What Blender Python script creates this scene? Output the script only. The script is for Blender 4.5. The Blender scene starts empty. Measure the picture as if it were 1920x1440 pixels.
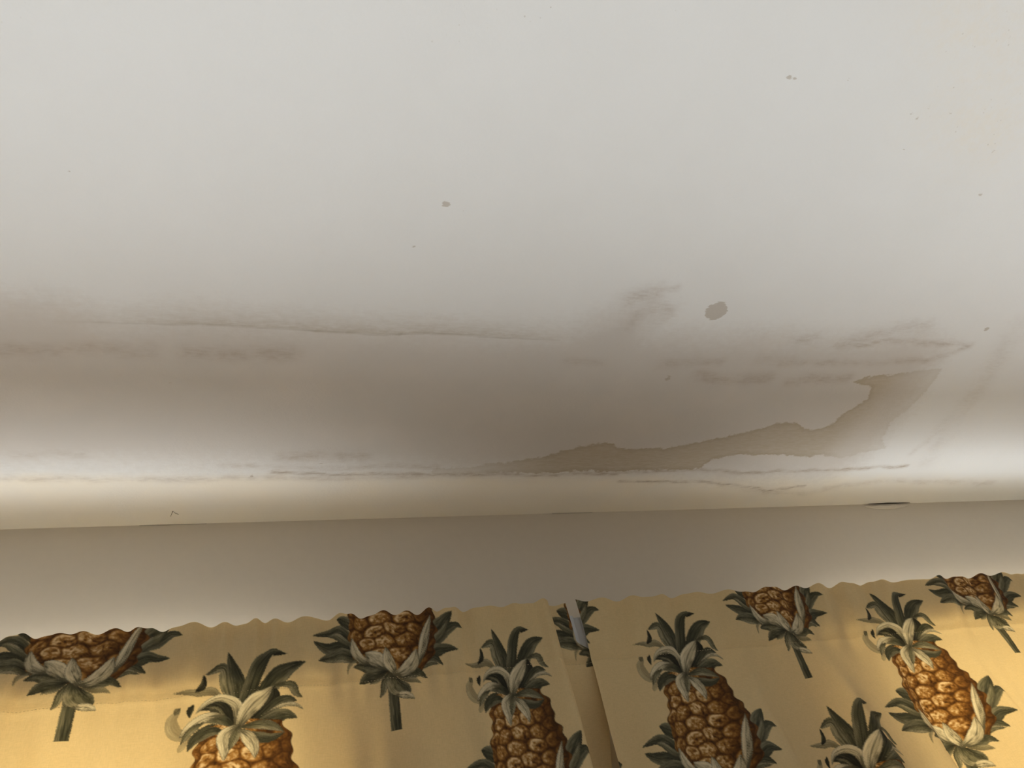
import bpy, math, random
import numpy as np
from mathutils import Matrix, Vector

random.seed(4)
rng = np.random.default_rng(7)

# ------------------------------------------------------------------ camera
F = 1442.0                                   # focal length in pixels of the 1920 x 1440 frame
_x = np.array([4829.0, 105.0, F]); _x /= np.linalg.norm(_x)
_z = np.array([-400.0, -1407.276, F]); _z /= np.linalg.norm(_z)
_x = _x - _z*(_x @ _z); _x /= np.linalg.norm(_x)
_y = np.cross(_z, _x)
CM = np.array([_x, _y, _z])                  # camera (right, down, forward) -> world
CAM = np.array([0.0, 0.0, 1.46])
D = 1.30                                     # window wall
DC = 1.21                                    # mean curtain plane
ZC = 1.46 + 0.7547*D                         # ceiling
ZTOP = 1.46 + 0.5855*DC                      # curtain top

scene = bpy.context.scene
cd = bpy.data.cameras.new('camera')
cam = bpy.data.objects.new('camera', cd)
scene.collection.objects.link(cam)
cd.sensor_width = 36.0
cd.lens = F/1920.0*36.0
cd.clip_start = 0.01
R = Matrix([[CM[i][0], -CM[i][1], -CM[i][2]] for i in range(3)])
cam.matrix_world = Matrix.Translation(Vector(CAM)) @ R.to_4x4()
scene.camera = cam

# ------------------------------------------------------------------ light
scene.view_settings.view_transform = 'Standard'
scene.view_settings.look = 'None'
scene.view_settings.gamma = 1.0
scene.view_settings.exposure = -1.05
scene.view_settings.use_curve_mapping = False
w = bpy.data.worlds.new('daylight'); scene.world = w
w.use_nodes = True
w.node_tree.nodes['Background'].inputs['Color'].default_value = (0.80, 0.88, 1.0, 1)
w.node_tree.nodes['Background'].inputs['Strength'].default_value = 1.0

def area(name, loc, rot, sx, sy, power, col):
    l = bpy.data.lights.new(name, 'AREA'); l.shape = 'RECTANGLE'
    l.size = sx; l.size_y = sy; l.energy = power; l.color = col
    o = bpy.data.objects.new(name, l); scene.collection.objects.link(o)
    o.location = loc; o.rotation_euler = rot
    return o

# daylight standing in the two windows that the short curtains hang across
WINS = [(-1.10, 0.06), (1.10, 2.25)]         # x ranges in the window wall
WZ = (0.45, 2.106)                           # sill and head
for a, b in WINS:
    area('window_daylight', ((a+b)/2, D+0.10, (WZ[0]+WZ[1])/2), (-math.pi/2, 0, 0), b-a, WZ[1]-WZ[0], 175.0, (0.98, 0.985, 1.0))
# bright sunlit terrace outside: throws light upwards through the windows onto the ceiling
area('sunlit_terrace', (0.6, D+1.59, 0.05), (math.pi, 0, 0), 5.6, 3.0, 270.0, (0.95, 0.985, 1.0))

# ------------------------------------------------------------------ helpers
col = scene.collection
def link(name, me, mat=None, parent=None):
    o = bpy.data.objects.new(name, me); col.objects.link(o)
    if mat: me.materials.append(mat)
    if parent is not None: o.parent = parent
    return o
def tag(o, label=None, cat=None, group=None, kind=None):
    if label: o['label'] = label
    if cat: o['category'] = cat
    if group: o['group'] = group
    if kind: o['kind'] = kind
    return o
def boxes(name, bs, mat, parent=None, bevel=0.0):
    v, f = [], []
    for (x0, y0, z0, x1, y1, z1) in bs:
        n = len(v)
        v += [(x0,y0,z0),(x1,y0,z0),(x1,y1,z0),(x0,y1,z0),(x0,y0,z1),(x1,y0,z1),(x1,y1,z1),(x0,y1,z1)]
        f += [tuple(n+i for i in q) for q in ((0,3,2,1),(4,5,6,7),(0,1,5,4),(1,2,6,5),(2,3,7,6),(3,0,4,7))]
    me = bpy.data.meshes.new(name); me.from_pydata(v, [], f)
    o = link(name, me, mat, parent)
    if bevel:
        b = o.modifiers.new('bevel', 'BEVEL'); b.width = bevel; b.segments = 2; b.limit_method = 'ANGLE'
    return o
def grid_mesh(name, P, mat=None, parent=None, smooth=True):
    nr, nc = P.shape[:2]
    me = bpy.data.meshes.new(name)
    me.vertices.add(nr*nc); me.vertices.foreach_set('co', P.reshape(-1).astype(np.float32))
    i = (np.arange(nr-1)[:, None]*nc + np.arange(nc-1)[None, :]).reshape(-1)
    q = np.stack([i, i+1, i+nc+1, i+nc], 1).astype(np.int32)
    me.loops.add(q.size); me.loops.foreach_set('vertex_index', q.reshape(-1))
    me.polygons.add(len(q)); me.polygons.foreach_set('loop_start', np.arange(0, q.size, 4, dtype=np.int32))
    me.update(calc_edges=True)
    if smooth: me.polygons.foreach_set('use_smooth', np.ones(len(q), dtype=bool))
    return link(name, me, mat, parent)
def fattr(me, name, a):
    t = me.attributes.new(name, 'FLOAT', 'POINT'); t.data.foreach_set('value', a.reshape(-1).astype(np.float32))
def cattr(me, name, a):
    t = me.attributes.new(name, 'FLOAT_COLOR', 'POINT')
    c = np.ones(a.shape[:-1]+(4,), np.float32); c[..., :3] = a
    t.data.foreach_set('color', c.reshape(-1))
def ray(x, y): return CM @ np.array([x-960.0, y-720.0, F])
def on_ceiling(x, y):
    r = ray(x, y); return r[:2]*(ZC-CAM[2])/r[2]
def on_plane(x, y, yp):
    r = ray(x, y); return np.array([r[0]*yp/r[1], CAM[2]+r[2]*yp/r[1]])
def sstep(a, b, x):
    t = np.clip((x-a)/(b-a), 0, 1); return t*t*(3-2*t)
def vnoise(u, v, seed):                       # smooth value noise on the integer lattice
    g = np.random.default_rng(seed).random((257, 257))
    iu = np.floor(u).astype(int); iv = np.floor(v).astype(int)
    fu = u-iu; fv = v-iv; fu = fu*fu*(3-2*fu); fv = fv*fv*(3-2*fv)
    a = g[iu % 256, iv % 256]; b = g[(iu+1) % 256, iv % 256]; c = g[iu % 256, (iv+1) % 256]; d = g[(iu+1) % 256, (iv+1) % 256]
    return (a*(1-fu)+b*fu)*(1-fv) + (c*(1-fu)+d*fu)*fv
def fbm(u, v, seed, n=4):
    s = 0; a = 0.5
    for k in range(n):
        s = s + a*(vnoise(u*2**k+17*k, v*2**k+31*k, seed+k)-0.5); a *= 0.55
    return s

class Mat:
    def __init__(s, name):
        s.m = bpy.data.materials.new(name); s.m.use_nodes = True
        s.t = s.m.node_tree; s.b = s.t.nodes['Principled BSDF']
    def n(s, typ, **kw):
        x = s.t.nodes.new(typ)
        for k, v in kw.items(): setattr(x, k, v)
        return x
    def l(s, a, b): s.t.links.new(a, b)
    def math(s, op, a, b=None, c=None, clamp=False):
        x = s.n('ShaderNodeMath', operation=op, use_clamp=clamp)
        for i, q in enumerate((a, b, c)):
            if q is None: continue
            if isinstance(q, (int, float)): x.inputs[i].default_value = q
            else: s.l(q, x.inputs[i])
        return x.outputs[0]
    def noise(s, vec, scale, detail=3, rough=0.55, out='Fac'):
        x = s.n('ShaderNodeTexNoise'); x.inputs['Scale'].default_value = scale
        x.inputs['Detail'].default_value = detail; x.inputs['Roughness'].default_value = rough
        if vec is not None: s.l(vec, x.inputs['Vector'])
        return x.outputs[out]
    def mix(s, fac, a, b, blend='MIX'):
        x = s.n('ShaderNodeMix', data_type='RGBA', blend_type=blend)
        for q, i in ((fac, 0), (a, 6), (b, 7)):
            if isinstance(q, (int, float)): x.inputs[i].default_value = q
            elif isinstance(q, tuple): x.inputs[i].default_value = q if len(q) == 4 else q+(1,)
            else: s.l(q, x.inputs[i])
        return x.outputs[2]
    def smooth(s, v, a, b, lo=0.0, hi=1.0):
        x = s.n('ShaderNodeMapRange', interpolation_type='SMOOTHSTEP')
        s.l(v, x.inputs[0])
        for i, q in enumerate((a, b, lo, hi)): x.inputs[i+1].default_value = q
        return x.outputs[0]
    def attr(s, name): return s.n('ShaderNodeAttribute', attribute_name=name)
    def bump(s, h, strength, dist):
        x = s.n('ShaderNodeBump'); x.inputs['Strength'].default_value = strength; x.inputs['Distance'].default_value = dist
        s.l(h, x.inputs['Height']); s.l(x.outputs[0], s.b.inputs['Normal']); return x.outputs[0]
    def pos(s): return s.n('ShaderNodeNewGeometry').outputs['Position']

def plain(name, c, rough=0.6, nscale=40, var=0.06, bump=0.1):
    M = Mat(name); p = M.pos(); n = M.noise(p, nscale)
    M.l(M.mix(n, tuple(q*(1-var) for q in c), tuple(min(1, q*(1+var)) for q in c)), M.b.inputs['Base Color'])
    M.b.inputs['Roughness'].default_value = rough
    if bump: M.bump(n, bump, 0.002)
    return M.m

MAT_WALL = plain('wall_paint', (0.70, 0.625, 0.525), 0.7, 60, 0.025, 0.08)
MAT_ROOM = plain('room_paint', (0.48, 0.46, 0.42), 0.7, 60, 0.03, 0.08)
MAT_TRIM = plain('white_trim', (0.78, 0.77, 0.74), 0.4, 30, 0.03, 0.03)
MAT_ROD = plain('white_enamel', (0.80, 0.82, 0.84), 0.3, 25, 0.03, 0.0)
def floor_mat():
    M = Mat('oak_floor'); p = M.pos()
    wv = M.n('ShaderNodeTexWave'); wv.inputs['Scale'].default_value = 3.0; wv.inputs['Distortion'].default_value = 6.0
    M.l(p, wv.inputs['Vector'])
    M.l(M.mix(wv.outputs['Fac'], (0.22, 0.165, 0.115), (0.27, 0.205, 0.145)), M.b.inputs['Base Color'])
    M.b.inputs['Roughness'].default_value = 0.4
    return M.m
MAT_FLOOR = floor_mat()
def glass_mat():
    M = Mat('window_glass')
    t = M.n('ShaderNodeBsdfTransparent'); t.inputs[0].default_value = (0.95, 0.97, 0.97, 1)
    g = M.n('ShaderNodeBsdfGlossy'); g.inputs['Roughness'].default_value = 0.02
    lw = M.n('ShaderNodeLayerWeight'); lw.inputs[0].default_value = 0.5
    fc = M.math('MULTIPLY_ADD', M.math('POWER', lw.outputs['Facing'], 5.0), 0.8, 0.04)
    mx = M.n('ShaderNodeMixShader'); M.l(fc, mx.inputs[0]); M.l(t.outputs[0], mx.inputs[1]); M.l(g.outputs[0], mx.inputs[2])
    M.l(mx.outputs[0], M.t.nodes['Material Output'].inputs['Surface'])
    return M.m
MAT_GLASS = glass_mat()

# ------------------------------------------------------------------ room shell
XL, XR, YB = -2.3, 3.0, -3.0
T = 0.12
tag(boxes('floor', [(XL-T, YB-T, -0.1, XR+T, D+T, 0.0)], MAT_FLOOR), kind='structure')
tag(boxes('wall_left', [(XL-T, YB-T, 0, XL, D+T, ZC+0.05)], MAT_ROOM), kind='structure')
tag(boxes('wall_right', [(XR, YB-T, 0, XR+T, D+T, ZC+0.05)], MAT_ROOM), kind='structure')
def holed(name, xs, holes, z0, z1, y0, y1, mat):
    bs = []; x = xs[0]
    for a, b, lo, hi in holes:
        bs += [(x, y0, z0, a, y1, z1), (a, y0, z0, b, y1, lo), (a, y0, hi, b, y1, z1)]; x = b
    bs.append((x, y0, z0, xs[1], y1, z1))
    return tag(boxes(name, bs, mat), kind='structure')
holed('wall_front', (XL, XR), [(a, b, WZ[0], WZ[1]) for a, b in WINS], 0, ZC+0.05, D, D+0.08, MAT_WALL)
tag(boxes('wall_back', [(XL, YB-T, 0, XR, YB, ZC+0.05)], MAT_ROOM), kind='structure')
def window(name, a, b, lo, hi, yi, s):        # s: +1 outside lies at larger y
    fw = 0.045; y0, y1 = sorted((yi+s*0.025, yi+s*0.065))
    fr = boxes(name, [(a, y0, lo, a+fw, y1, hi), (b-fw, y0, lo, b, y1, hi), (a+fw, y0, lo, b-fw, y1, lo+fw), (a+fw, y0, hi-fw, b-fw, y1, hi)], MAT_TRIM)
    tag(fr, kind='structure')
    m = (a+b)/2; boxes('mullion', [(m-0.02, y0, lo+fw, m+0.02, y1, hi-fw)], MAT_TRIM, fr)
    yp = (y0+y1)/2
    for (p, q) in ((a+fw, m-0.02), (m+0.02, b-fw)):
        boxes('pane', [(p, yp-0.002, lo+fw, q, yp+0.002, hi-fw)], MAT_GLASS, fr)
    ys = sorted((yi-s*0.004, yi+s*0.025))
    boxes('sill', [(a-0.03, ys[0], lo-0.03, b+0.03, ys[1], lo)], MAT_TRIM, fr)
    return fr
window('window_1', *WINS[0], *WZ, D, 1)
window('window_2', *WINS[1], *WZ, D, 1)

# ------------------------------------------------------------------ ceiling: a sagging, water-stained board
def axis(lo, a, b, hi, fine, coarse):
    l = np.linspace(lo, a, max(2, int((a-lo)/coarse)+1))[:-1]
    m = np.linspace(a, b, int((b-a)/fine)+1)
    r = np.linspace(b, hi, max(2, int((hi-b)/coarse)+1))[1:]
    return np.concatenate([l, m, r])
cx = axis(XL, -0.75, 2.15, XR, 0.005, 0.06)
cy = axis(YB, 0.05, D, D+0.05, 0.005, 0.06)
CX, CY = np.meshgrid(cx, cy)
# pixel position of every ceiling point, only used to look up where the traced stains lie
def px_of(X, Y, Z):
    v = np.stack([X-CAM[0], Y-CAM[1], Z-CAM[2]], -1) @ CM
    zz = np.maximum(v[..., 2], 1e-3)
    return 960+F*v[..., 0]/zz, 720+F*v[..., 1]/zz
def cpts(pts): return np.array([on_ceiling(*p) for p in pts])
def seg_dist(P, X, Y):
    d = np.full(X.shape, 9.0)
    for (x0, y0), (x1, y1) in zip(P[:-1], P[1:]):
        dx, dy = x1-x0, y1-y0; L = dx*dx+dy*dy+1e-12
        t = np.clip(((X-x0)*dx+(Y-y0)*dy)/L, 0, 1)
        d = np.minimum(d, np.hypot(X-x0-t*dx, Y-y0-t*dy))
    return d
def poly_sd(P, X, Y):                         # signed distance, positive inside
    P2 = np.vstack([P, P[:1]]); d = seg_dist(P2, X, Y); ins = np.zeros(X.shape, bool)
    for (x0, y0), (x1, y1) in zip(P2[:-1], P2[1:]):
        c = ((y0 > Y) != (y1 > Y)) & (X < (x1-x0)*(Y-y0)/(y1-y0+1e-12)+x0)
        ins ^= c
    return np.where(ins, d, -d)
WX = CX+0.010*fbm(CX*16, CY*16, 60, 4); WY = CY+0.016*fbm(CX*22, CY*22, 66, 5)
def soft_line(pts, wid):                      # soft stroke strength 0..1 along a traced line
    return np.exp(-(seg_dist(cpts(pts), WX, WY)/wid)**2)
def h6(p): return [(960+a/2, 480+b/2) for a, b in p]
def h7(p): return [(a/2, 480+b/2) for a, b in p]

crescent = cpts(h6([(-300,800),(0,772),(150,742),(250,712),(350,705),(450,725),(580,720),(660,705),(780,680),(900,655),(980,632),(1060,628),(1130,655),(1200,635),
    (1250,585),(1330,535),(1352,490),(1280,462),(1330,450),(1450,436),(1610,426),(1570,490),(1500,560),(1420,622),(1390,690),(1400,722),(1300,742),(1240,760),(1180,747),
    (1000,747),(850,745),(750,765),(700,800),(400,806),(0,812),(-300,820)]))
sd_cres = poly_sd(crescent, WX, WY)
PX, PY = px_of(CX, CY, np.full_like(CX, ZC))
fade_cres = sstep(860, 1080, PX)*0.75 + 0.25*sstep(620, 860, PX)
fade_cres *= 1-0.75*sstep(0, 1, sstep(1580, 1690, PX+0.9*(PY-760)))
# damp stain plus painted soft shade between the sheet joint and the wall
damp_shade = poly_sd(cpts([(-260,560),(0,540),(120,545),(200,575),(330,562),(440,566),(560,580),(680,590),(800,598),(930,604),(1060,600),(1180,548),(1240,540),(1270,575),(1250,606),(1380,610),(1500,612),
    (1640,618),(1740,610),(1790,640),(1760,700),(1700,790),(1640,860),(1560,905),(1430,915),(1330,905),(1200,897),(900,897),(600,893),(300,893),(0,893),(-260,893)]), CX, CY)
joint = [(-200,600),(0,603),(200,605),(300,607),(430,611),(560,618),(640,624),(720,628),(800,625),(930,632),(1050,637)]
linep = np.zeros_like(CX)
for pts, wd, k in [
    (h6([(-900,815),(-400,818),(0,820),(400,815),(700,802),(860,812),(1000,808),(1150,805),(1300,796),(1480,790)]), 0.0045, 0.55),
    (h6([(400,846),(560,848),(720,845),(790,858),(900,868),(950,880),(1100,862)]), 0.0035, 0.65),
    (h6([(790,860),(960,884),(1100,888),(1250,860),(1400,845),(1800,850)]), 0.010, 0.22),
    (h6([(1010,405),(1200,402),(1400,400),(1580,392),(1720,335)]), 0.008, 0.30),
    (h6([(1220,330),(1330,330),(1430,318),(1560,330),(1720,335)]), 0.007, 0.30),
    (h6([(700,455),(800,465),(960,455)]), 0.016, 0.32),
    (h6([(1040,470),(1100,465),(1260,455)]), 0.013, 0.30),
    (h6([(920,385),(1060,400)]), 0.012, 0.15), (h6([(560,405),(780,395)]), 0.012, 0.22), (h6([(210,395),(330,400)]), 0.010, 0.18),
    (h6([(1600,660),(1500,740)]), 0.010, 0.18), (h6([(1890,290),(1780,440),(1690,560),(1590,660)]), 0.024, 0.10),
    (h6([(1240,330),(1420,275),(1560,255)]), 0.018, 0.20), (h6([(1060,320),(1130,305)]), 0.012, 0.22),
    (h6([(460,160),(540,140)]), 0.020, 0.26), (h6([(440,260),(480,215),(560,190),(600,215),(540,255)]), 0.013, 0.20), (h6([(540,130),(620,125)]), 0.008, 0.2),
    (h7([(0,350),(140,352),(260,356),(380,350),(560,360)]), 0.014, 0.25), (h7([(700,365),(860,372),(960,370),(1090,360)]), 0.016, 0.30),
    (h7([(1060,760),(1190,748),(1360,752)]), 0.014, 0.30), (h7([(60,742),(300,740)]), 0.010, 0.16), (h7([(840,790),(1080,795),(1400,790),(1640,790)]), 0.007, 0.22),
    (h7([(0,835),(500,838),(1000,836),(1500,828),(1920,815)]), 0.008, 0.26),
    (h6([(1900,260),(1800,420),(1640,640),(1560,760)]), 0.030, 0.12),
    ]:
    linep = np.maximum(linep, k*soft_line(pts, wd))
sd_joint = seg_dist(cpts(joint), CX, CY+0.003*fbm(CX*30, CY*30, 71, 4))
jfade = sstep(60, 430, PX)*(1-sstep(930, 1120, PX))
below = np.interp(PX, [p[0] for p in joint], [p[1] for p in joint])
# brown tide mark just on the room side of the joint
halo = np.exp(-(np.maximum(below-PY, 0)/16.0))*(PY < below)*jfade*0.45
spots = np.full_like(CX, -1.0)
for (sx, sy, r) in [(1343,583,20),(836,383,8.5),(872,391,3.2),(772,462,2.2),(127,320,3.0),(775,463,2.2),(1850,617,4),(1252,709,5),(526,669,2),(320,718,2.2),(602,869,2.2),(1479,145,2.5),(1488,148,3),
                    (1710,213,2.5),(1718,222,2.2),(1742,202,2.5),(1783,212,2.0),(1590,148,2.2),(1862,284,3),(1838,365,2.6),(1693,281,2),(472,892,3),(835,1000,1)]:
    c = on_ceiling(sx, sy); c2 = on_ceiling(sx+r, sy); rr = np.hypot(*(c2-c))
    spots = np.maximum(spots, rr-np.hypot(CX-c[0], CY-c[1]))
# soft blotches: top right corner, and grime along the top of the view
blotch = np.exp(-(((PX-1850)/150)**2+((PY-60)/200)**2)) + 0.6*np.exp(-(((PX-1870)/130)**2+((PY-260)/110)**2))
blotch *= 0.7+1.2*fbm(CX*14, CY*14, 50)
mould = sstep(90, 0, np.abs(PY-(10+60*vnoise(CX*9, CY*9, 80))))*sstep(700, 800, PX)*sstep(1400, 1150, PX) + sstep(60, 0, PY)*sstep(160, 60, PX)
mould += 0.7*sstep(0.25, 0.6, blotch)
mould[(PY < -300)] *= 0.3

# relief: the board between joint and wall has let go and sags
DW = D-CY                                     # distance from the window wall
sag = np.zeros_like(CX)
ZZ = ZC + sag
ceil_o = grid_mesh('ceiling', np.stack([CX[::-1], CY[::-1], ZZ[::-1]], -1))
tag(ceil_o, kind='structure')
cm = ceil_o.data
for nme, a in (('cres', sd_cres), ('cresf', fade_cres), ('damp_shade', damp_shade), ('linep', linep), ('joint', sd_joint), ('jfade', jfade), ('halo', halo), ('spots', spots), ('blotch', blotch), ('mould', mould), ('cream', sstep(878, 906, PY+14*fbm(CX*20, CY*20, 90))*sstep(2100, 1400, PX))):
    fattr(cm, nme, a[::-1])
def ceiling_mat():
    M = Mat('stained_ceiling_paint'); p = M.pos()
    mp = M.n('ShaderNodeMapping'); mp.inputs['Scale'].default_value = (60, 260, 60); mp.inputs['Rotation'].default_value = (0, 0, 1.2)
    M.l(p, mp.inputs['Vector'])
    streak = M.noise(mp.outputs[0], 1.0, 4, 0.6)          # brush-like feathering
    n1 = M.noise(p, 9, 4); n2 = M.noise(p, 70, 5, 0.65); n3 = M.noise(p, 260, 2)
    base = M.mix(n1, (0.760, 0.752, 0.742), (0.795, 0.790, 0.785))
    A = lambda k: M.attr(k).outputs['Fac']
    wob = lambda d, a, b: M.math('ADD', d, M.math('ADD', M.math('MULTIPLY', M.math('SUBTRACT', n2, 0.5), a), M.math('MULTIPLY', M.math('SUBTRACT', streak, 0.5), b)))
    dm = M.smooth(wob(A('damp_shade'), 0.05, 0.03), -0.025, 0.085)
    base = M.mix(M.math('MULTIPLY', A('cream'), M.smooth(n1, 0.2, 0.8, 0.55, 0.95)), base, (0.88, 0.80, 0.68))  # cream paint by the wall, lightened with warm bounce light painted in
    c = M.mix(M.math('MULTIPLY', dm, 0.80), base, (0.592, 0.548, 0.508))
    # paler and darker clouds within the damp and painted shade
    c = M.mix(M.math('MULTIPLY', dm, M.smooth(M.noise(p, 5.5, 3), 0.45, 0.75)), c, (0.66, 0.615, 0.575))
    ln = M.math('MULTIPLY', A('linep'), M.math('MULTIPLY', M.smooth(streak, 0.3, 0.7, 0.55, 1.35), M.smooth(M.noise(p, 24, 4), 0.34, 0.62, 0.45, 1.2)), clamp=True)
    c = M.mix(ln, c, (0.36, 0.275, 0.20))
    c = M.mix(M.math('MULTIPLY', A('halo'), M.smooth(streak, 0.2, 0.8, 0.3, 1.3)), c, (0.42, 0.36, 0.27))
    jl = M.math('MULTIPLY', M.smooth(A('joint'), 0.0035, 0.0005), M.math('MULTIPLY', A('jfade'), 0.45))
    c = M.mix(jl, c, (0.30, 0.25, 0.19))
    # crescent: crisp darker rim, tan inside
    cs = wob(A('cres'), 0.022, 0.012)
    body = M.math('MULTIPLY', M.smooth(cs, -0.003, 0.003), A('cresf'))
    c = M.mix(M.math('MULTIPLY', body, M.smooth(streak, 0.2, 0.75, 0.55, 0.85)), c, (0.46, 0.385, 0.275))
    rim = M.math('MULTIPLY', M.math('MULTIPLY', M.smooth(cs, -0.002, 0.002), M.smooth(cs, 0.014, 0.002)), A('cresf'))
    c = M.mix(M.math('MULTIPLY', rim, 0.30), c, (0.33, 0.255, 0.165))
    sp = wob(A('spots'), 0.006, 0.016)
    c = M.mix(M.math('MULTIPLY', M.smooth(sp, -0.0008, 0.0012), 0.62), c, (0.42, 0.355, 0.28))
    c = M.mix(M.math('MULTIPLY', A('blotch'), M.smooth(n2, 0.25, 0.8, 0.2, 0.8)), c, (0.80, 0.735, 0.645))
    v = M.n('ShaderNodeTexVoronoi'); v.inputs['Scale'].default_value = 95; M.l(p, v.inputs['Vector'])
    fleck = M.math('MULTIPLY', M.smooth(v.outputs['Distance'], 0.16, 0.05), M.math('MULTIPLY', A('mould'), M.smooth(M.noise(p, 30, 2), 0.50, 0.68)))
    c = M.mix(M.math('MULTIPLY', fleck, 0.65, clamp=True), c, (0.42, 0.36, 0.30))
    M.l(c, M.b.inputs['Base Color'])
    M.b.inputs['Roughness'].default_value = 0.62
    M.b.inputs['Specular IOR Level'].default_value = 0.25
    h = M.math('ADD', M.math('MULTIPLY', n3, 0.5), M.math('MULTIPLY', n2, 0.9))
    M.bump(h, 0.2, 0.0025)
    return M.m
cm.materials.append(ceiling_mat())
# attic side of the ceiling keeps daylight out
boxes('ceiling_board', [(XL-T, YB-T, ZC+0.03, XR+T, D+T, ZC+0.10)], MAT_ROOM, ceil_o)

# ------------------------------------------------------------------ pineapple print, painted once in fabric coordinates (metres, origin at the base of the fruit)
RES = 0.0005
U0, U1, V0, V1 = -0.20, 0.20, -0.12, 0.32
NU, NV = int((U1-U0)/RES), int((V1-V0)/RES)
PU, PV = np.meshgrid(U0+(np.arange(NU)+0.5)*RES, V0+(np.arange(NV)+0.5)*RES)
prgb = np.zeros((NV, NU, 3)); palpha = np.zeros((NV, NU))
def plane(o, s, p): return np.array([on_plane(o[0]+a/s, o[1]+b/s, DC) for a, b in p])
def crown_pts(p):
    q = plane((1180, 1130), 4.645, p); o = plane((1180, 1130), 4.645, [(500, 610)])[0]
    return q-o+np.array([0.0, 0.188])
def base_pts(p):
    q = plane((570, 1120), 5.539, p); o = plane((570, 1120), 5.539, [(930, 790)])[0]
    return q-o
def spline(P, n=60):
    P = np.asarray(P); k = len(P)
    Q = np.vstack([2*P[0]-P[1], P, 2*P[-1]-P[-2]]); out = []
    for t in np.linspace(0, k-1-1e-6, n):
        i = int(t); f = t-i; a, b, c, d = Q[i:i+4]
        out.append(0.5*((2*b)+(c-a)*f+(2*a-5*b+4*c-d)*f*f+(3*b-a-3*c+d)*f**3))
    return np.array(out)
TONES = {  # shadow, middle, light
    'dark': ((0.030, 0.030, 0.017), (0.085, 0.082, 0.048), (0.22, 0.20, 0.125)),
    'mid': ((0.060, 0.058, 0.033), (0.185, 0.170, 0.100), (0.42, 0.37, 0.235)),
    'light': ((0.12, 0.108, 0.066), (0.60, 0.52, 0.345), (0.86, 0.77, 0.54)),
    'deep': ((0.016, 0.015, 0.009), (0.034, 0.033, 0.020), (0.10, 0.09, 0.055)),
}
def leaf(P, wid, tone, alpha=1.0, peak=0.42, flat=False, side=1):
    S = spline(P)
    w2 = wid/2
    u0, v0 = S.min(0)-wid; u1, v1 = S.max(0)+wid
    i0, i1 = max(0, int((u0-U0)/RES)), min(NU, int((u1-U0)/RES)+1)
    j0, j1 = max(0, int((v0-V0)/RES)), min(NV, int((v1-V0)/RES)+1)
    if i1 <= i0 or j1 <= j0: return
    X = PU[j0:j1, i0:i1]; Y = PV[j0:j1, i0:i1]
    best = np.full(X.shape, 9.0); tt = np.zeros(X.shape); sg = np.zeros(X.shape)
    tang = np.gradient(S, axis=0); tang /= np.linalg.norm(tang, axis=1)[:, None]+1e-9
    for k in range(len(S)):
        dx = X-S[k, 0]; dy = Y-S[k, 1]; d = np.hypot(dx, dy)
        m = d < best; best[m] = d[m]; tt[m] = k/(len(S)-1)
        sg[m] = (tang[k, 0]*dy-tang[k, 1]*dx)[m]
    if flat: prof = np.ones_like(tt)
    else:
        a = tt**0.62 if peak > 0.45 else tt
        prof = np.where(tt < peak, 0.22+0.78*np.sin(np.clip(tt/peak, 0, 1)*math.pi/2), np.cos(np.clip((tt-peak)/(1-peak), 0, 1)*math.pi/2)**0.8)
    hw = w2*prof
    edge = hw-best + 0.0007*(vnoise(X*900, Y*900, 5)-0.5)*2
    al = np.clip(edge/0.0008+0.5, 0, 1)*alpha
    if flat: al = al*((tt > 0.0) & (tt < 1.0))
    s = np.clip(sg/np.maximum(hw, 1e-5), -1, 1)*side
    fibre = vnoise(s*9+P[0][0]*500, tt*7+P[0][1]*400, 11)-0.5
    fibre2 = vnoise(s*22+P[0][0]*900, tt*10, 12)-0.5
    L = 0.50+0.36*s + 0.55*fibre+0.34*fibre2 - 0.30*np.exp(-(s/0.10)**2) - 0.62*np.exp(-(tt/0.20)**2) - 0.16*sstep(0.7, 1.0, tt)
    L += 0.22*np.exp(-((np.abs(s)-0.88)/0.10)**2)
    L = np.clip(L, 0, 1)[..., None]
    a, b, c = [np.array(q) for q in TONES[tone]]
    rgb = np.where(L < 0.5, a+(b-a)*L*2, b+(c-b)*(L-0.5)*2)
    rim = np.exp(-(edge/0.0013)**2)[..., None]*(0.75 if tone in ('light', 'mid') else 0.35)
    rgb = rgb*(1-rim)+np.array([0.07, 0.062, 0.038])*rim
    o = prgb[j0:j1, i0:i1]; oa = palpha[j0:j1, i0:i1]
    A = al[..., None]
    na = al+oa*(1-al)
    o[:] = np.where(na[..., None] > 1e-6, (rgb*A+o*oa[..., None]*(1-A))/np.maximum(na[..., None], 1e-6), o)
    oa[:] = na
KB, KC = 1/6100.0, 1/4750.0
def LB(p, wd, tone, **k): leaf(base_pts(p), wd*KB*1.18, tone, **k)
def LC(p, wd, tone, **k): leaf(crown_pts(p), wd*KC*1.10, tone, **k)
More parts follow.
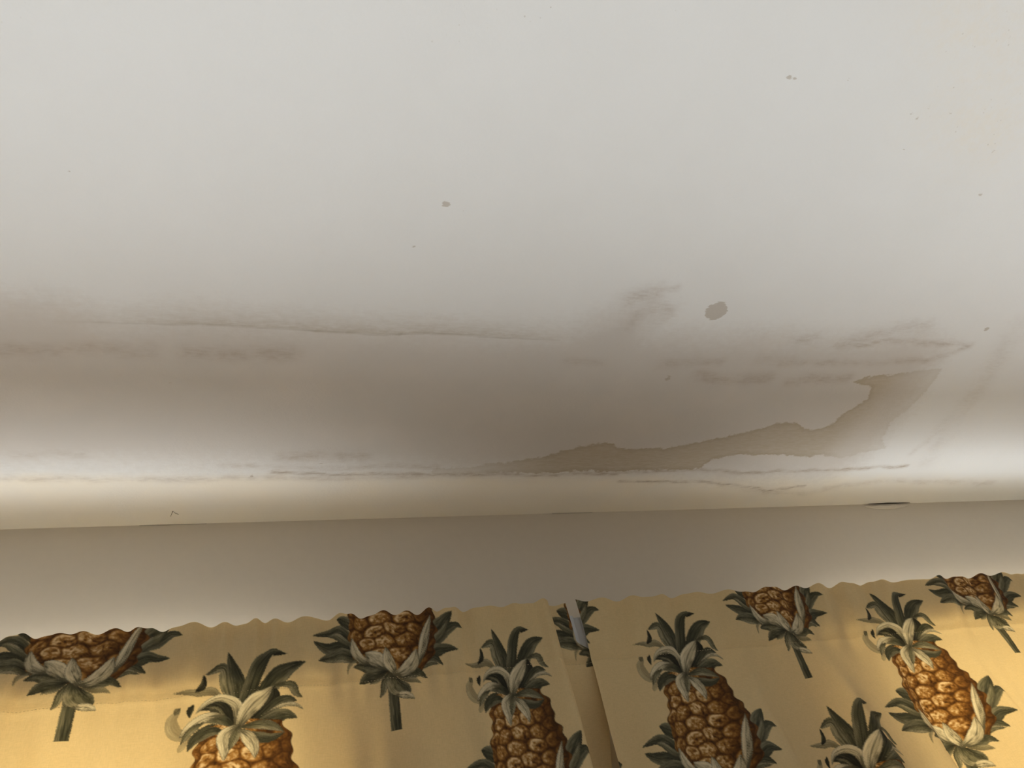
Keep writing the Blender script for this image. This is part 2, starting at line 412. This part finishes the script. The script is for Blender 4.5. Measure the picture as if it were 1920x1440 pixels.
def fruit():
    v = PV; u = PU-0.003-0.004*np.clip(v/0.19, 0, 1)
    hw = np.interp(v, [-0.01, 0.005, 0.03, 0.06, 0.10, 0.14, 0.17, 0.19, 0.20], [0.030, 0.048, 0.066, 0.073, 0.072, 0.066, 0.059, 0.048, 0.0])
    hw = hw*(1+0.06*(vnoise(PU*0+3, v*70, 21)-0.5)*2) + 0.0022*np.sin(v*260+2*np.sign(u))
    r = u/np.maximum(hw, 1e-4)
    inside = np.clip((hw-np.abs(u))/0.001+0.5, 0, 1)*(v > 0.0)*(v < 0.197)
    ang = np.arcsin(np.clip(r, -1, 1))
    # tilted lattice of fruit segments wrapped round the body
    gu = ang/0.54 + v*5.0; gv = v/0.0222 - ang*0.30 + 0.10*np.sin(ang*3)
    best = np.full(PU.shape, 9.0); sec = np.full(PU.shape, 9.0); cid = np.zeros(PU.shape); du = np.zeros(PU.shape); dv = np.zeros(PU.shape)
    jr = np.floor(gv)
    for dj in (-1, 0, 1):
        row = jr+dj; off = 0.5*(np.mod(row, 2))
        ic = np.floor(gu-off)
        for di in (-1, 0, 1, 2):
            c = ic+di
            h1 = np.mod(np.sin(c*12.9898+row*78.233)*43758.5453, 1.0); h2 = np.mod(np.sin(c*39.3468+row*11.135)*24634.6345, 1.0)
            ddu = gu-(c+off+0.26*(h1-0.5)); ddv = gv-(row+0.5+0.26*(h2-0.5))
            d = np.hypot(ddu*1.0, ddv*0.92)
            m = d < best
            sec = np.where(m, best, np.minimum(sec, d)); cid = np.where(m, h1, cid); du = np.where(m, ddu, du); dv = np.where(m, ddv, dv); best = np.where(m, d, best)
    gap = np.clip((sec-best)/0.30, 0, 1)
    streak = fbm(PU*200, PV*200, 31, 3); streak2 = vnoise(PU*420, PV*420, 35)-0.5
    theta = np.arctan2(dv, du)
    petal = vnoise(theta*2.2+cid*40, best*4+cid*9, 37)-0.5
    lobe = best*(1+0.22*petal)
    dome = np.clip(1-(lobe/0.56)**2, 0, 1)**0.6*np.minimum(1, 0.35+gap*1.4)
    L = 0.10+0.50*dome + 0.34*np.clip(-du*0.8+dv*1.0, -0.6, 0.7)*dome + 1.25*streak*dome+0.50*petal*dome + 0.20*streak2
    L += 0.34*np.exp(-((lobe-0.37)/0.075)**2)*np.clip(0.75-0.9*du+0.7*dv, 0, 1.3)*(0.35+0.9*cid)*np.minimum(1, gap*2)
    L -= 0.30*np.exp(-(best/0.13)**2)*(cid > 0.35)
    L *= np.interp(r, [-1, -0.8, -0.3, 0.25, 0.6, 0.85, 1], [0.62, 0.95, 1.15, 1.02, 0.60, 0.36, 0.22])
    L = np.clip(L*0.98, 0, 1)[..., None]
    st = [np.array(q) for q in ((0.045, 0.018, 0.004), (0.19, 0.080, 0.016), (0.42, 0.215, 0.055), (0.86, 0.64, 0.35))]
    rgb = np.where(L < 0.3, st[0]+(st[1]-st[0])*L/0.3, np.where(L < 0.6, st[1]+(st[2]-st[1])*(L-0.3)/0.3, st[2]+(st[3]-st[2])*(L-0.6)/0.4))
    m = inside[..., None]
    prgb[:] = np.where(inside[..., None] > 0, rgb*m+prgb*(1-m), prgb); palpha[:] = np.maximum(palpha, inside)
# leaves behind the fruit
LB([(1180,420),(1240,330),(1290,200),(1262,100)], 130, 'dark')
LB([(1250,540),(1340,380),(1430,260),(1530,150)], 165, 'dark')
LB([(1270,580),(1400,430),(1480,345),(1560,305),(1640,325)], 105, 'dark', side=-1)
LB([(1280,590),(1350,450),(1440,340),(1490,240)], 66, 'mid')
LB([(1150,660),(1320,590),(1440,535),(1600,552)], 120, 'dark')
LB([(1090,720),(1250,655),(1350,645),(1450,705)], 92, 'dark', side=-1)
LB([(1120,750),(1280,690),(1400,705)], 52, 'mid')
LB([(560,380),(470,300),(400,260),(335,240)], 125, 'dark', side=-1)
LB([(560,520),(400,390),(280,360),(80,415)], 95, 'dark', side=-1)
LB([(580,560),(350,540),(220,525),(95,470)], 118, 'dark')
LB([(560,570),(400,470),(320,410),(240,392)], 60, 'mid', side=-1)
LB([(640,690),(440,620),(300,618),(145,662)], 115, 'dark', side=-1)
LB([(560,680),(420,665),(300,652),(180,662)], 60, 'mid')
# crown, far leaves first
LC([(250,690),(130,640),(75,560),(95,478)], 80, 'mid', alpha=0.62)
LC([(90,480),(80,500),(75,520)], 42, 'dark', alpha=0.8)
LC([(230,700),(205,740),(200,770)], 40, 'mid', alpha=0.5)
LC([(330,420),(220,360),(140,372),(5,375)], 55, 'mid', alpha=0.8, side=-1)
LC([(400,470),(310,330),(240,215),(140,245)], 92, 'mid')
LC([(135,365),(160,320),(135,245)], 42, 'deep')
LC([(430,500),(380,350),(310,240),(215,95)], 105, 'dark')
LC([(470,560),(452,370),(440,200),(470,110),(565,103)], 96, 'dark', peak=0.3)
LC([(500,130),(520,112),(570,104)], 34, 'deep')
LC([(510,540),(560,330),(615,220),(712,176)], 122, 'dark', side=-1)
LC([(590,330),(680,318),(740,385),(790,420)], 50, 'mid', side=-1)
LC([(540,560),(615,430),(590,335)], 90, 'deep')
LC([(560,600),(640,485),(700,425),(770,442)], 76, 'dark', side=-1)
LC([(600,540),(700,468),(770,466),(832,502)], 30, 'light')
LC([(560,610),(680,560),(740,535),(820,560)], 92, 'dark')
LC([(420,640),(340,640),(270,690),(252,770)], 84, 'dark')
fruit()
LC([(540,650),(640,685),(720,700),(790,668)], 66, 'dark')
LC([(510,622),(620,600),(700,620),(785,662)], 66, 'mid', side=-1)
LC([(430,660),(350,650),(290,690),(258,750)], 66, 'dark')
LC([(450,590),(350,500),(270,460),(205,490)], 115, 'deep')
LC([(162,460),(158,500),(175,545)], 40, 'deep')
LC([(470,600),(425,470),(335,415),(240,435),(195,525)], 66, 'light', side=-1, peak=0.3)
LC([(400,560),(320,490),(235,470)], 20, 'mid')
LC([(470,620),(380,570),(300,560),(250,590)], 72, 'dark')
LC([(370,535),(270,550),(200,615),(165,672)], 70, 'light', side=-1)
LC([(270,580),(215,640),(190,720)], 45, 'mid')
LC([(495,630),(500,500),(540,405),(580,335)], 112, 'light', peak=0.45)
LC([(490,605),(440,680),(475,770),(512,865)], 84, 'light', side=-1)
LC([(500,610),(505,700),(510,790)], 56, 'mid')
LC([(505,640),(580,690),(640,755),(684,838)], 86, 'light', side=-1)
# base rosette and stem
LB([(905,790),(925,950),(945,1150),(968,1370)], 88, 'dark', flat=True, side=-1)
LB([(640,665),(520,680),(465,735),(452,810)], 32, 'mid', alpha=0.75)
LB([(870,740),(720,730),(610,715),(510,742)], 100, 'mid', side=-1)
LB([(800,735),(680,715),(590,705),(515,735)], 40, 'dark')
LB([(870,770),(750,805),(660,825),(575,892)], 112, 'dark', side=-1)
LB([(860,790),(760,850),(680,890)], 46, 'mid', alpha=0.8)
LB([(890,780),(845,870),(828,960),(793,1038)], 62, 'mid')
LB([(960,800),(1120,790),(1200,775),(1285,822)], 84, 'dark', side=-1)
LB([(980,820),(1100,850),(1160,860),(1220,885)], 54, 'mid', alpha=0.85)
LB([(940,810),(1040,900),(1080,940),(1112,992)], 60, 'dark')
LB([(910,800),(930,900),(980,960),(1100,992)], 125, 'mid', side=-1)
LB([(960,1010),(1060,1005),(1155,1052)], 66, 'light')
LB([(710,690),(570,625),(518,550),(488,435)], 90, 'light', side=-1)
LB([(1190,690),(1230,520),(1262,350),(1305,205)], 80, 'light')
LB([(870,760),(790,680),(720,625),(632,570)], 128, 'light', side=-1, peak=0.55)
LB([(950,800),(900,720),(862,640),(842,535)], 104, 'light', peak=0.45)
LB([(930,800),(1060,745),(1130,670),(1168,540)], 124, 'light', peak=0.5)
P_RGB, P_A = prgb, palpha

# where each printed pineapple sits on the curtains (base of fruit, metres; width and height scale)
def cpos(x, y): return on_plane(x, y, DC)
MOTIFS = []
for (bx, by, su, sv) in [(142.5, 1284, 1.12, 0.95), (738, 1263, 1.0, 1.0), (1480, 1186, 0.90, 1.0), (1858, 1150, 0.95, 1.0), (1815, 1389, 1.06, 1.0)]:
    q = cpos(bx, by); MOTIFS.append((q[0], q[1], su, sv))
for (kx, ky, su, sv) in [(1288, 1261, 0.95, 1.0), (450, 1362, 1.08, 1.0), (962, 1303, 0.80, 1.0)]:       # known by the crown
    q = cpos(kx, ky); MOTIFS.append((q[0], q[1]-0.188*sv, su, sv))
q = cpos(1036, 1222); MOTIFS.append((q[0], q[1], 0.86, 1.0, 'R'))                           # cut by the edge of each curtain at the gap
q = cpos(1146, 1232); MOTIFS.append((q[0], q[1], 0.86, 1.0, 'L'))
q = cpos(1640, 1440); MOTIFS.append((q[0]-0.01, q[1]-0.188-0.005, 0.9, 1.0))
vis = len(MOTIFS)
for (x, z, su, sv, *side) in MOTIFS[:vis]:                                                         # the print repeats down the cloth
    for k in (1,):
        if any(abs(x-m[0]) < 0.1 and abs(z-0.475*k-m[1]) < 0.12 for m in MOTIFS): continue
        MOTIFS.append((x, z-0.475*k, su, sv, *side))
for k in (-2, -1):
    for (x, z) in ((-0.285-0.47, 1.46+0.645), (-0.05-0.47, 1.46+0.42)):
        for j in (0, 1, 2): MOTIFS.append((x+(k+1)*0.47, z-0.475*j, 1.05, 1.0))
for (x, z) in ((1.70, 1.46+0.37), (1.92, 1.46+0.59)):
    for j in (0, 1, 2): MOTIFS.append((x, z-0.475*j, 0.95, 1.0)); MOTIFS.append((x+0.44, z-0.475*j, 0.95, 1.0))
FABRIC = np.array([0.74, 0.575, 0.315])
def print_colour(X, Z, panel):
    C = np.ones(X.shape+(3,))*FABRIC
    for (mx, mz, su, sv, *side) in MOTIFS:
        if side and side[0] != panel: continue
        if not side and abs(mx-0.44) < 0.12 and (mx < 0.44) != (panel == 'L'): continue
        u = (X-mx)/su; v = (Z-mz)/sv
        fi = (u-U0)/RES-0.5; fj = (v-V0)/RES-0.5
        m = (X > XF-0.001 if side and side[0] == 'L' else True) & (fi > 1) & (fi < NU-2) & (fj > 1) & (fj < NV-2)
        if not m.any(): continue
        a, b = fi[m], fj[m]; ia, ib = a.astype(int), b.astype(int); fa, fb = (a-ia)[:, None], (b-ib)[:, None]
        def samp(A):
            return (A[ib, ia]*(1-fa)+A[ib, ia+1]*fa)*(1-fb)+(A[ib+1, ia]*(1-fa)+A[ib+1, ia+1]*fa)*fb
        al = samp(P_A[..., None]); rg = samp(P_RGB*P_A[..., None])
        if side: cut = (v[m] > -0.010)[:, None]; al = al*cut; rg = rg*cut
        C[m] = rg+C[m]*(1-al)
    return C

def fabric_mat(name, use_print=True):
    M = Mat(name); p = M.pos()
    if use_print: c = M.attr('print').outputs['Color']
    else:
        rgb = M.n('ShaderNodeRGB'); rgb.outputs[0].default_value = tuple(FABRIC)+(1,); c = rgb.outputs[0]
    mp = M.n('ShaderNodeMapping'); mp.inputs['Scale'].default_value = (120, 120, 1400); M.l(p, mp.inputs['Vector'])
    weft = M.noise(mp.outputs[0], 1.0, 2)
    mp2 = M.n('ShaderNodeMapping'); mp2.inputs['Scale'].default_value = (1400, 1400, 90); M.l(p, mp2.inputs['Vector'])
    warp = M.noise(mp2.outputs[0], 1.0, 2)
    weave = M.math('ADD', weft, warp)
    c = M.mix(1.0, c, M.mix(M.smooth(weave, 0.7, 1.3), (0.90, 0.90, 0.89), (1.0, 1.0, 1.0)), 'MULTIPLY')
    M.bump(weave, 0.15, 0.0006)
    M.l(c, M.b.inputs['Base Color']); M.b.inputs['Roughness'].default_value = 0.75
    M.b.inputs['Specular IOR Level'].default_value = 0.25
    tr = M.n('ShaderNodeBsdfTranslucent'); M.l(M.mix(1.0, c, (1.0, 0.76, 0.40), "MULTIPLY"), tr.inputs['Color'])
    mx = M.n('ShaderNodeMixShader'); mx.inputs[0].default_value = 0.105
    M.l(M.b.outputs[0], mx.inputs[1]); M.l(tr.outputs[0], mx.inputs[2])
    M.l(mx.outputs[0], M.t.nodes['Material Output'].inputs['Surface'])
    return M.m
MAT_FABRIC = fabric_mat('pineapple_print_cotton')
MAT_THREAD = plain('cream_thread', (0.66, 0.54, 0.33), 0.8, 300, 0.1, 0.0)

# ------------------------------------------------------------------ curtains gathered on a flat rod
FINE = 0.00125
SEAM = 0.118                                  # pocket seam below the top edge
HEAD = 0.016                                  # ruffled heading above the rod
tz = np.concatenate([np.arange(0, 0.44, FINE), np.arange(0.44, 0.66, 0.003)])
def gathers(x, seed, left):
    r = np.random.default_rng(seed)
    per = (0.050, 0.031, 0.083) if left else (0.072, 0.044, 0.115)
    s = np.zeros_like(x)
    for k, p in enumerate(per):
        ph = r.random()*6.28
        s += (1.0, 0.45, 0.6)[k]*np.sin(2*math.pi*x/p + 1.6*np.sin(2*math.pi*x/(p*5.3)+ph)+ph)
    return s/1.4
def folds(x, seed, left):
    r = np.random.default_rng(seed+9); s = np.zeros_like(x)
    for p, a in ((0.30, 1.0), (0.17, 0.55), (0.105, 0.36), (0.062, 0.20)):
        ph = r.random()*6.28; s += a*np.sin(2*math.pi*x/p+ph+0.8*np.sin(2*math.pi*x/(p*2.7)+ph))
    return s/1.3
def cloth(X, Yoff, left, seed, tail=None, bulge=None):
    """X: plan x of each column, Yoff: plan offset of each column towards the wall (both along the cloth)."""
    t = tz[:, None]; x = X[None, :]
    sl = 0.0 if left else 0.18                # the right curtain's gathers run askew
    g = gathers(X[None, :]+sl*t*np.ones_like(x), seed, left)
    f = folds(X[None, :]-0.05*t, seed, left)
    calm = 1-0.9*np.exp(-((x-0.445)/0.05)**2)          # the cloth lies flat where the two curtains overlap
    f = f*calm; g = g*(0.5+0.5*calm)
    ruf = 0.0050 if left else 0.0040
    head = ruf*np.exp(-(t/0.030)**1.5) + 0.0036*sstep(0.0, 0.03, t)*sstep(0.19, 0.09, t)
    low = 0.023*sstep(0.085, 0.36, t)
    y = DC - g*head - f*low + Yoff[None, :]
    y = y + 0.0022*np.exp(-((t-SEAM)/0.008)**2)        # cloth pinched in at the seam
    y = y - 0.0035*np.exp(-(((t-0.060)/0.045)**2))    # swells over the rod
    if tail is not None:                              # the hidden edge of the left curtain drifts behind the right one below the rod
        x = x + tail[None, :]*(0.030*sstep(0.075, 0.105, t) - 0.016*sstep(0.20, 0.33, t))
    if tail is not None:
        back_ = np.zeros(X.shape); n0 = len(X)-int((tail > 0).sum())-1
        back_[n0-50:n0] = np.linspace(0, 1, 50); back_[n0:] = 1
        y = y + back_[None, :]*0.022*sstep(0.115, 0.26, t)
    if bulge is not None:
        y = y - bulge[None, :]*(0.010+0.026*sstep(0.03, 0.25, t))
    z = ZTOP - t + (0.0026*g)*np.exp(-t/0.02)
    return np.stack([x*np.ones_like(t), y, z], -1)
def make_curtain(label, X, Yoff, left, seed, tail=None, bulge=None):
    root = bpy.data.objects.new('curtain', None); col.objects.link(root)
    root.location = (float(X.mean()), DC, ZTOP-tz[-1])
    tag(root, label, 'curtain', 'pineapple print curtains')
    P = cloth(X, Yoff, left, seed, tail, bulge)
    L = np.array(root.location)
    o = grid_mesh('fabric_panel', P-L, MAT_FABRIC, root)
    cattr(o.data, 'print', print_colour(P[..., 0], P[..., 2], 'L' if left else 'R'))
    # running stitches along the bottom of the rod pocket
    row = int(round(SEAM/FINE)); v, f = [], []
    cols = np.where((X > -0.7) & (X < 1.95))[0]
    k = 0
    while k+3 < len(cols):
        a = P[row, cols[k]]-L; b = P[row, cols[k+2]]-L; n = len(v)
        for q in (a, b):
            for dz_ in (-0.0003, 0.0003): v.append((q[0], q[1]-0.0002, q[2]+dz_))
            v.append((q[0], q[1]-0.0006, q[2]))
        f += [(n, n+3, n+5, n+2), (n+2, n+5, n+4, n+1), (n, n+2, n+1), (n+3, n+4, n+5)]
        k += 4
    me = bpy.data.meshes.new('pocket_stitching'); me.from_pydata(v, [], f)
    st = link('pocket_stitching', me, MAT_THREAD, root); st['kind'] = 'stuff'
    return root, P
# left curtain: ends in a fold, the cloth doubles back and shows again behind it
def xat(x, y): return on_plane(x, y, DC)[0]
XF = xat(1027, 1135)                          # folded edge
XG = xat(1068, 1150)                          # gap
front = np.concatenate([np.linspace(-1.30, -0.50, 90)[:-1], np.arange(-0.50, XF-0.010, FINE)])
th = np.linspace(0, math.pi, 22)
turn_x = XF-0.010+0.010*np.sin(th); turn_y = 0.00175*(1-np.cos(th))
back = np.linspace(XF-0.010, XF-0.045, 16)[1:]
turn2_x = XF-0.045-0.004*np.sin(th); turn2_y = 0.0035+0.00175*(1-np.cos(th))
tail = np.arange(XF-0.045, XG, FINE)[1:]
XLc = np.concatenate([front, turn_x, back, turn2_x[1:], tail])
YLc = np.concatenate([np.zeros_like(front), turn_y, np.full_like(back, 0.0035), turn2_y[1:], np.full_like(tail, 0.007)])
c1, PL = make_curtain('cream curtain with pineapple print whose folded edge overlaps, left of the gap', XLc, YLc, True, 3, np.concatenate([np.zeros(len(XLc)-len(tail)), np.linspace(0, 1, len(tail))]),
    np.concatenate([np.exp(-((front-XF+0.010)/0.045)**2), (1+np.cos(th))/2, np.zeros(len(back)+len(turn2_x)-1+len(tail))]))
XG2 = xat(1088, 1165)
XRc = np.concatenate([np.arange(XG2, 1.76, FINE), np.linspace(1.76, 2.50, 90)[1:]])
YRc = -0.004*np.exp(-((XRc-XG2)/0.03)**2)
c2, PR = make_curtain('cream curtain with pineapple print, hanging right of the white rod gap', XRc, YRc, False, 12)

# ------------------------------------------------------------------ the wide flat rod in the pockets
rod = bpy.data.objects.new('curtain_rod', None); col.objects.link(rod)
rod.location = (0.55, DC+0.01, ZTOP-0.10)
tag(rod, 'wide flat white curtain rod seen in the gap between the curtains', 'curtain rod')
def rbox(name, b, **k):
    o = boxes(name, [b], MAT_ROD, rod, **k); o.location = -rod.location; return o
yr = DC+0.0135
rbox('outer_rail', (-1.32, yr, ZTOP-0.104, XG2-0.005, yr+0.004, ZTOP-0.020), bevel=0.002)
rbox('inner_rail', (XG2-0.03, yr+0.0042, ZTOP-0.102, 2.52, yr+0.008, ZTOP-0.022), bevel=0.002)
for x in (-1.33, 0.57, 2.52):
    rbox('bracket', (x-0.012, yr+0.0085, ZTOP-0.095, x+0.012, D, ZTOP-0.030), bevel=0.002)

# ------------------------------------------------------------------ cracks and a lifted paint flake where ceiling meets wall
MAT_CRACK = plain('crack_shadow_dirt', (0.10, 0.075, 0.05), 0.9, 200, 0.2, 0.0)
def ribbon(name, pts, widths, parent):
    q = [on_ceiling(*p) for p in pts]; v, f = [], []
    for i, a in enumerate(q):
        b = q[min(i+1, len(q)-1)]; c = q[max(i-1, 0)]; d = b-c; d = d/np.linalg.norm(d); n = np.array([-d[1], d[0]])*widths[i]/2
        for k in (-1, 1): v.append((a[0]+k*n[0], min(a[1]+k*n[1], D-0.0004), ZC-0.0005))
        v.append((a[0], min(a[1], D-0.0004), ZC-0.0011))
    for i in range(len(q)-1):
        m = 3*i; f += [(m, m+3, m+5, m+2), (m+2, m+5, m+4, m+1)]
    me = bpy.data.meshes.new(name); me.from_pydata(v, [], f)
    return link(name, me, MAT_CRACK, parent)
ribbon('crack', [(320, 968), (324, 958), (329, 962), (335, 964)], [0.0006, 0.0014, 0.0011, 0.0004], ceil_o)
ribbon('crack', [(262, 989), (290, 990), (325, 990), (350, 988), (388, 988.5)], [0.0004, 0.0014, 0.0018, 0.0022, 0.0005], ceil_o)
ribbon('crack', [(1035, 963), (1060, 963.5), (1092, 962.5), (1110, 962)], [0.0004, 0.0016, 0.0014, 0.0004], ceil_o)
ribbon('crack', [(1628, 944.5), (1645, 944), (1662, 943.5), (1680, 943.2), (1706, 942)], [0.0004, 0.0035, 0.0060, 0.0050, 0.0004], ceil_o)
def flake():
    n = 15; rows = []
    for j in range(4):
        r = []
        for i in range(n):
            u = i/(n-1); px = 1622+u*84; a = on_plane(px, 951-u*4, D)
            w_ = math.sin(math.pi*u)**0.7
            jag = 0.0012*math.sin(u*23)+0.0008*math.sin(u*51)
            r.append((a[0], D-0.0006-0.0042*w_*(1-j/3)**1.6, a[1]+0.001-(j/3)*0.011*w_+jag*(1-j/3)*w_))
        rows.append(r)
    o = grid_mesh('paint_flake', np.array(rows), MAT_WALL, ceil_o)
    m = o.modifiers.new('thickness', 'SOLIDIFY'); m.thickness = 0.0008
flake()
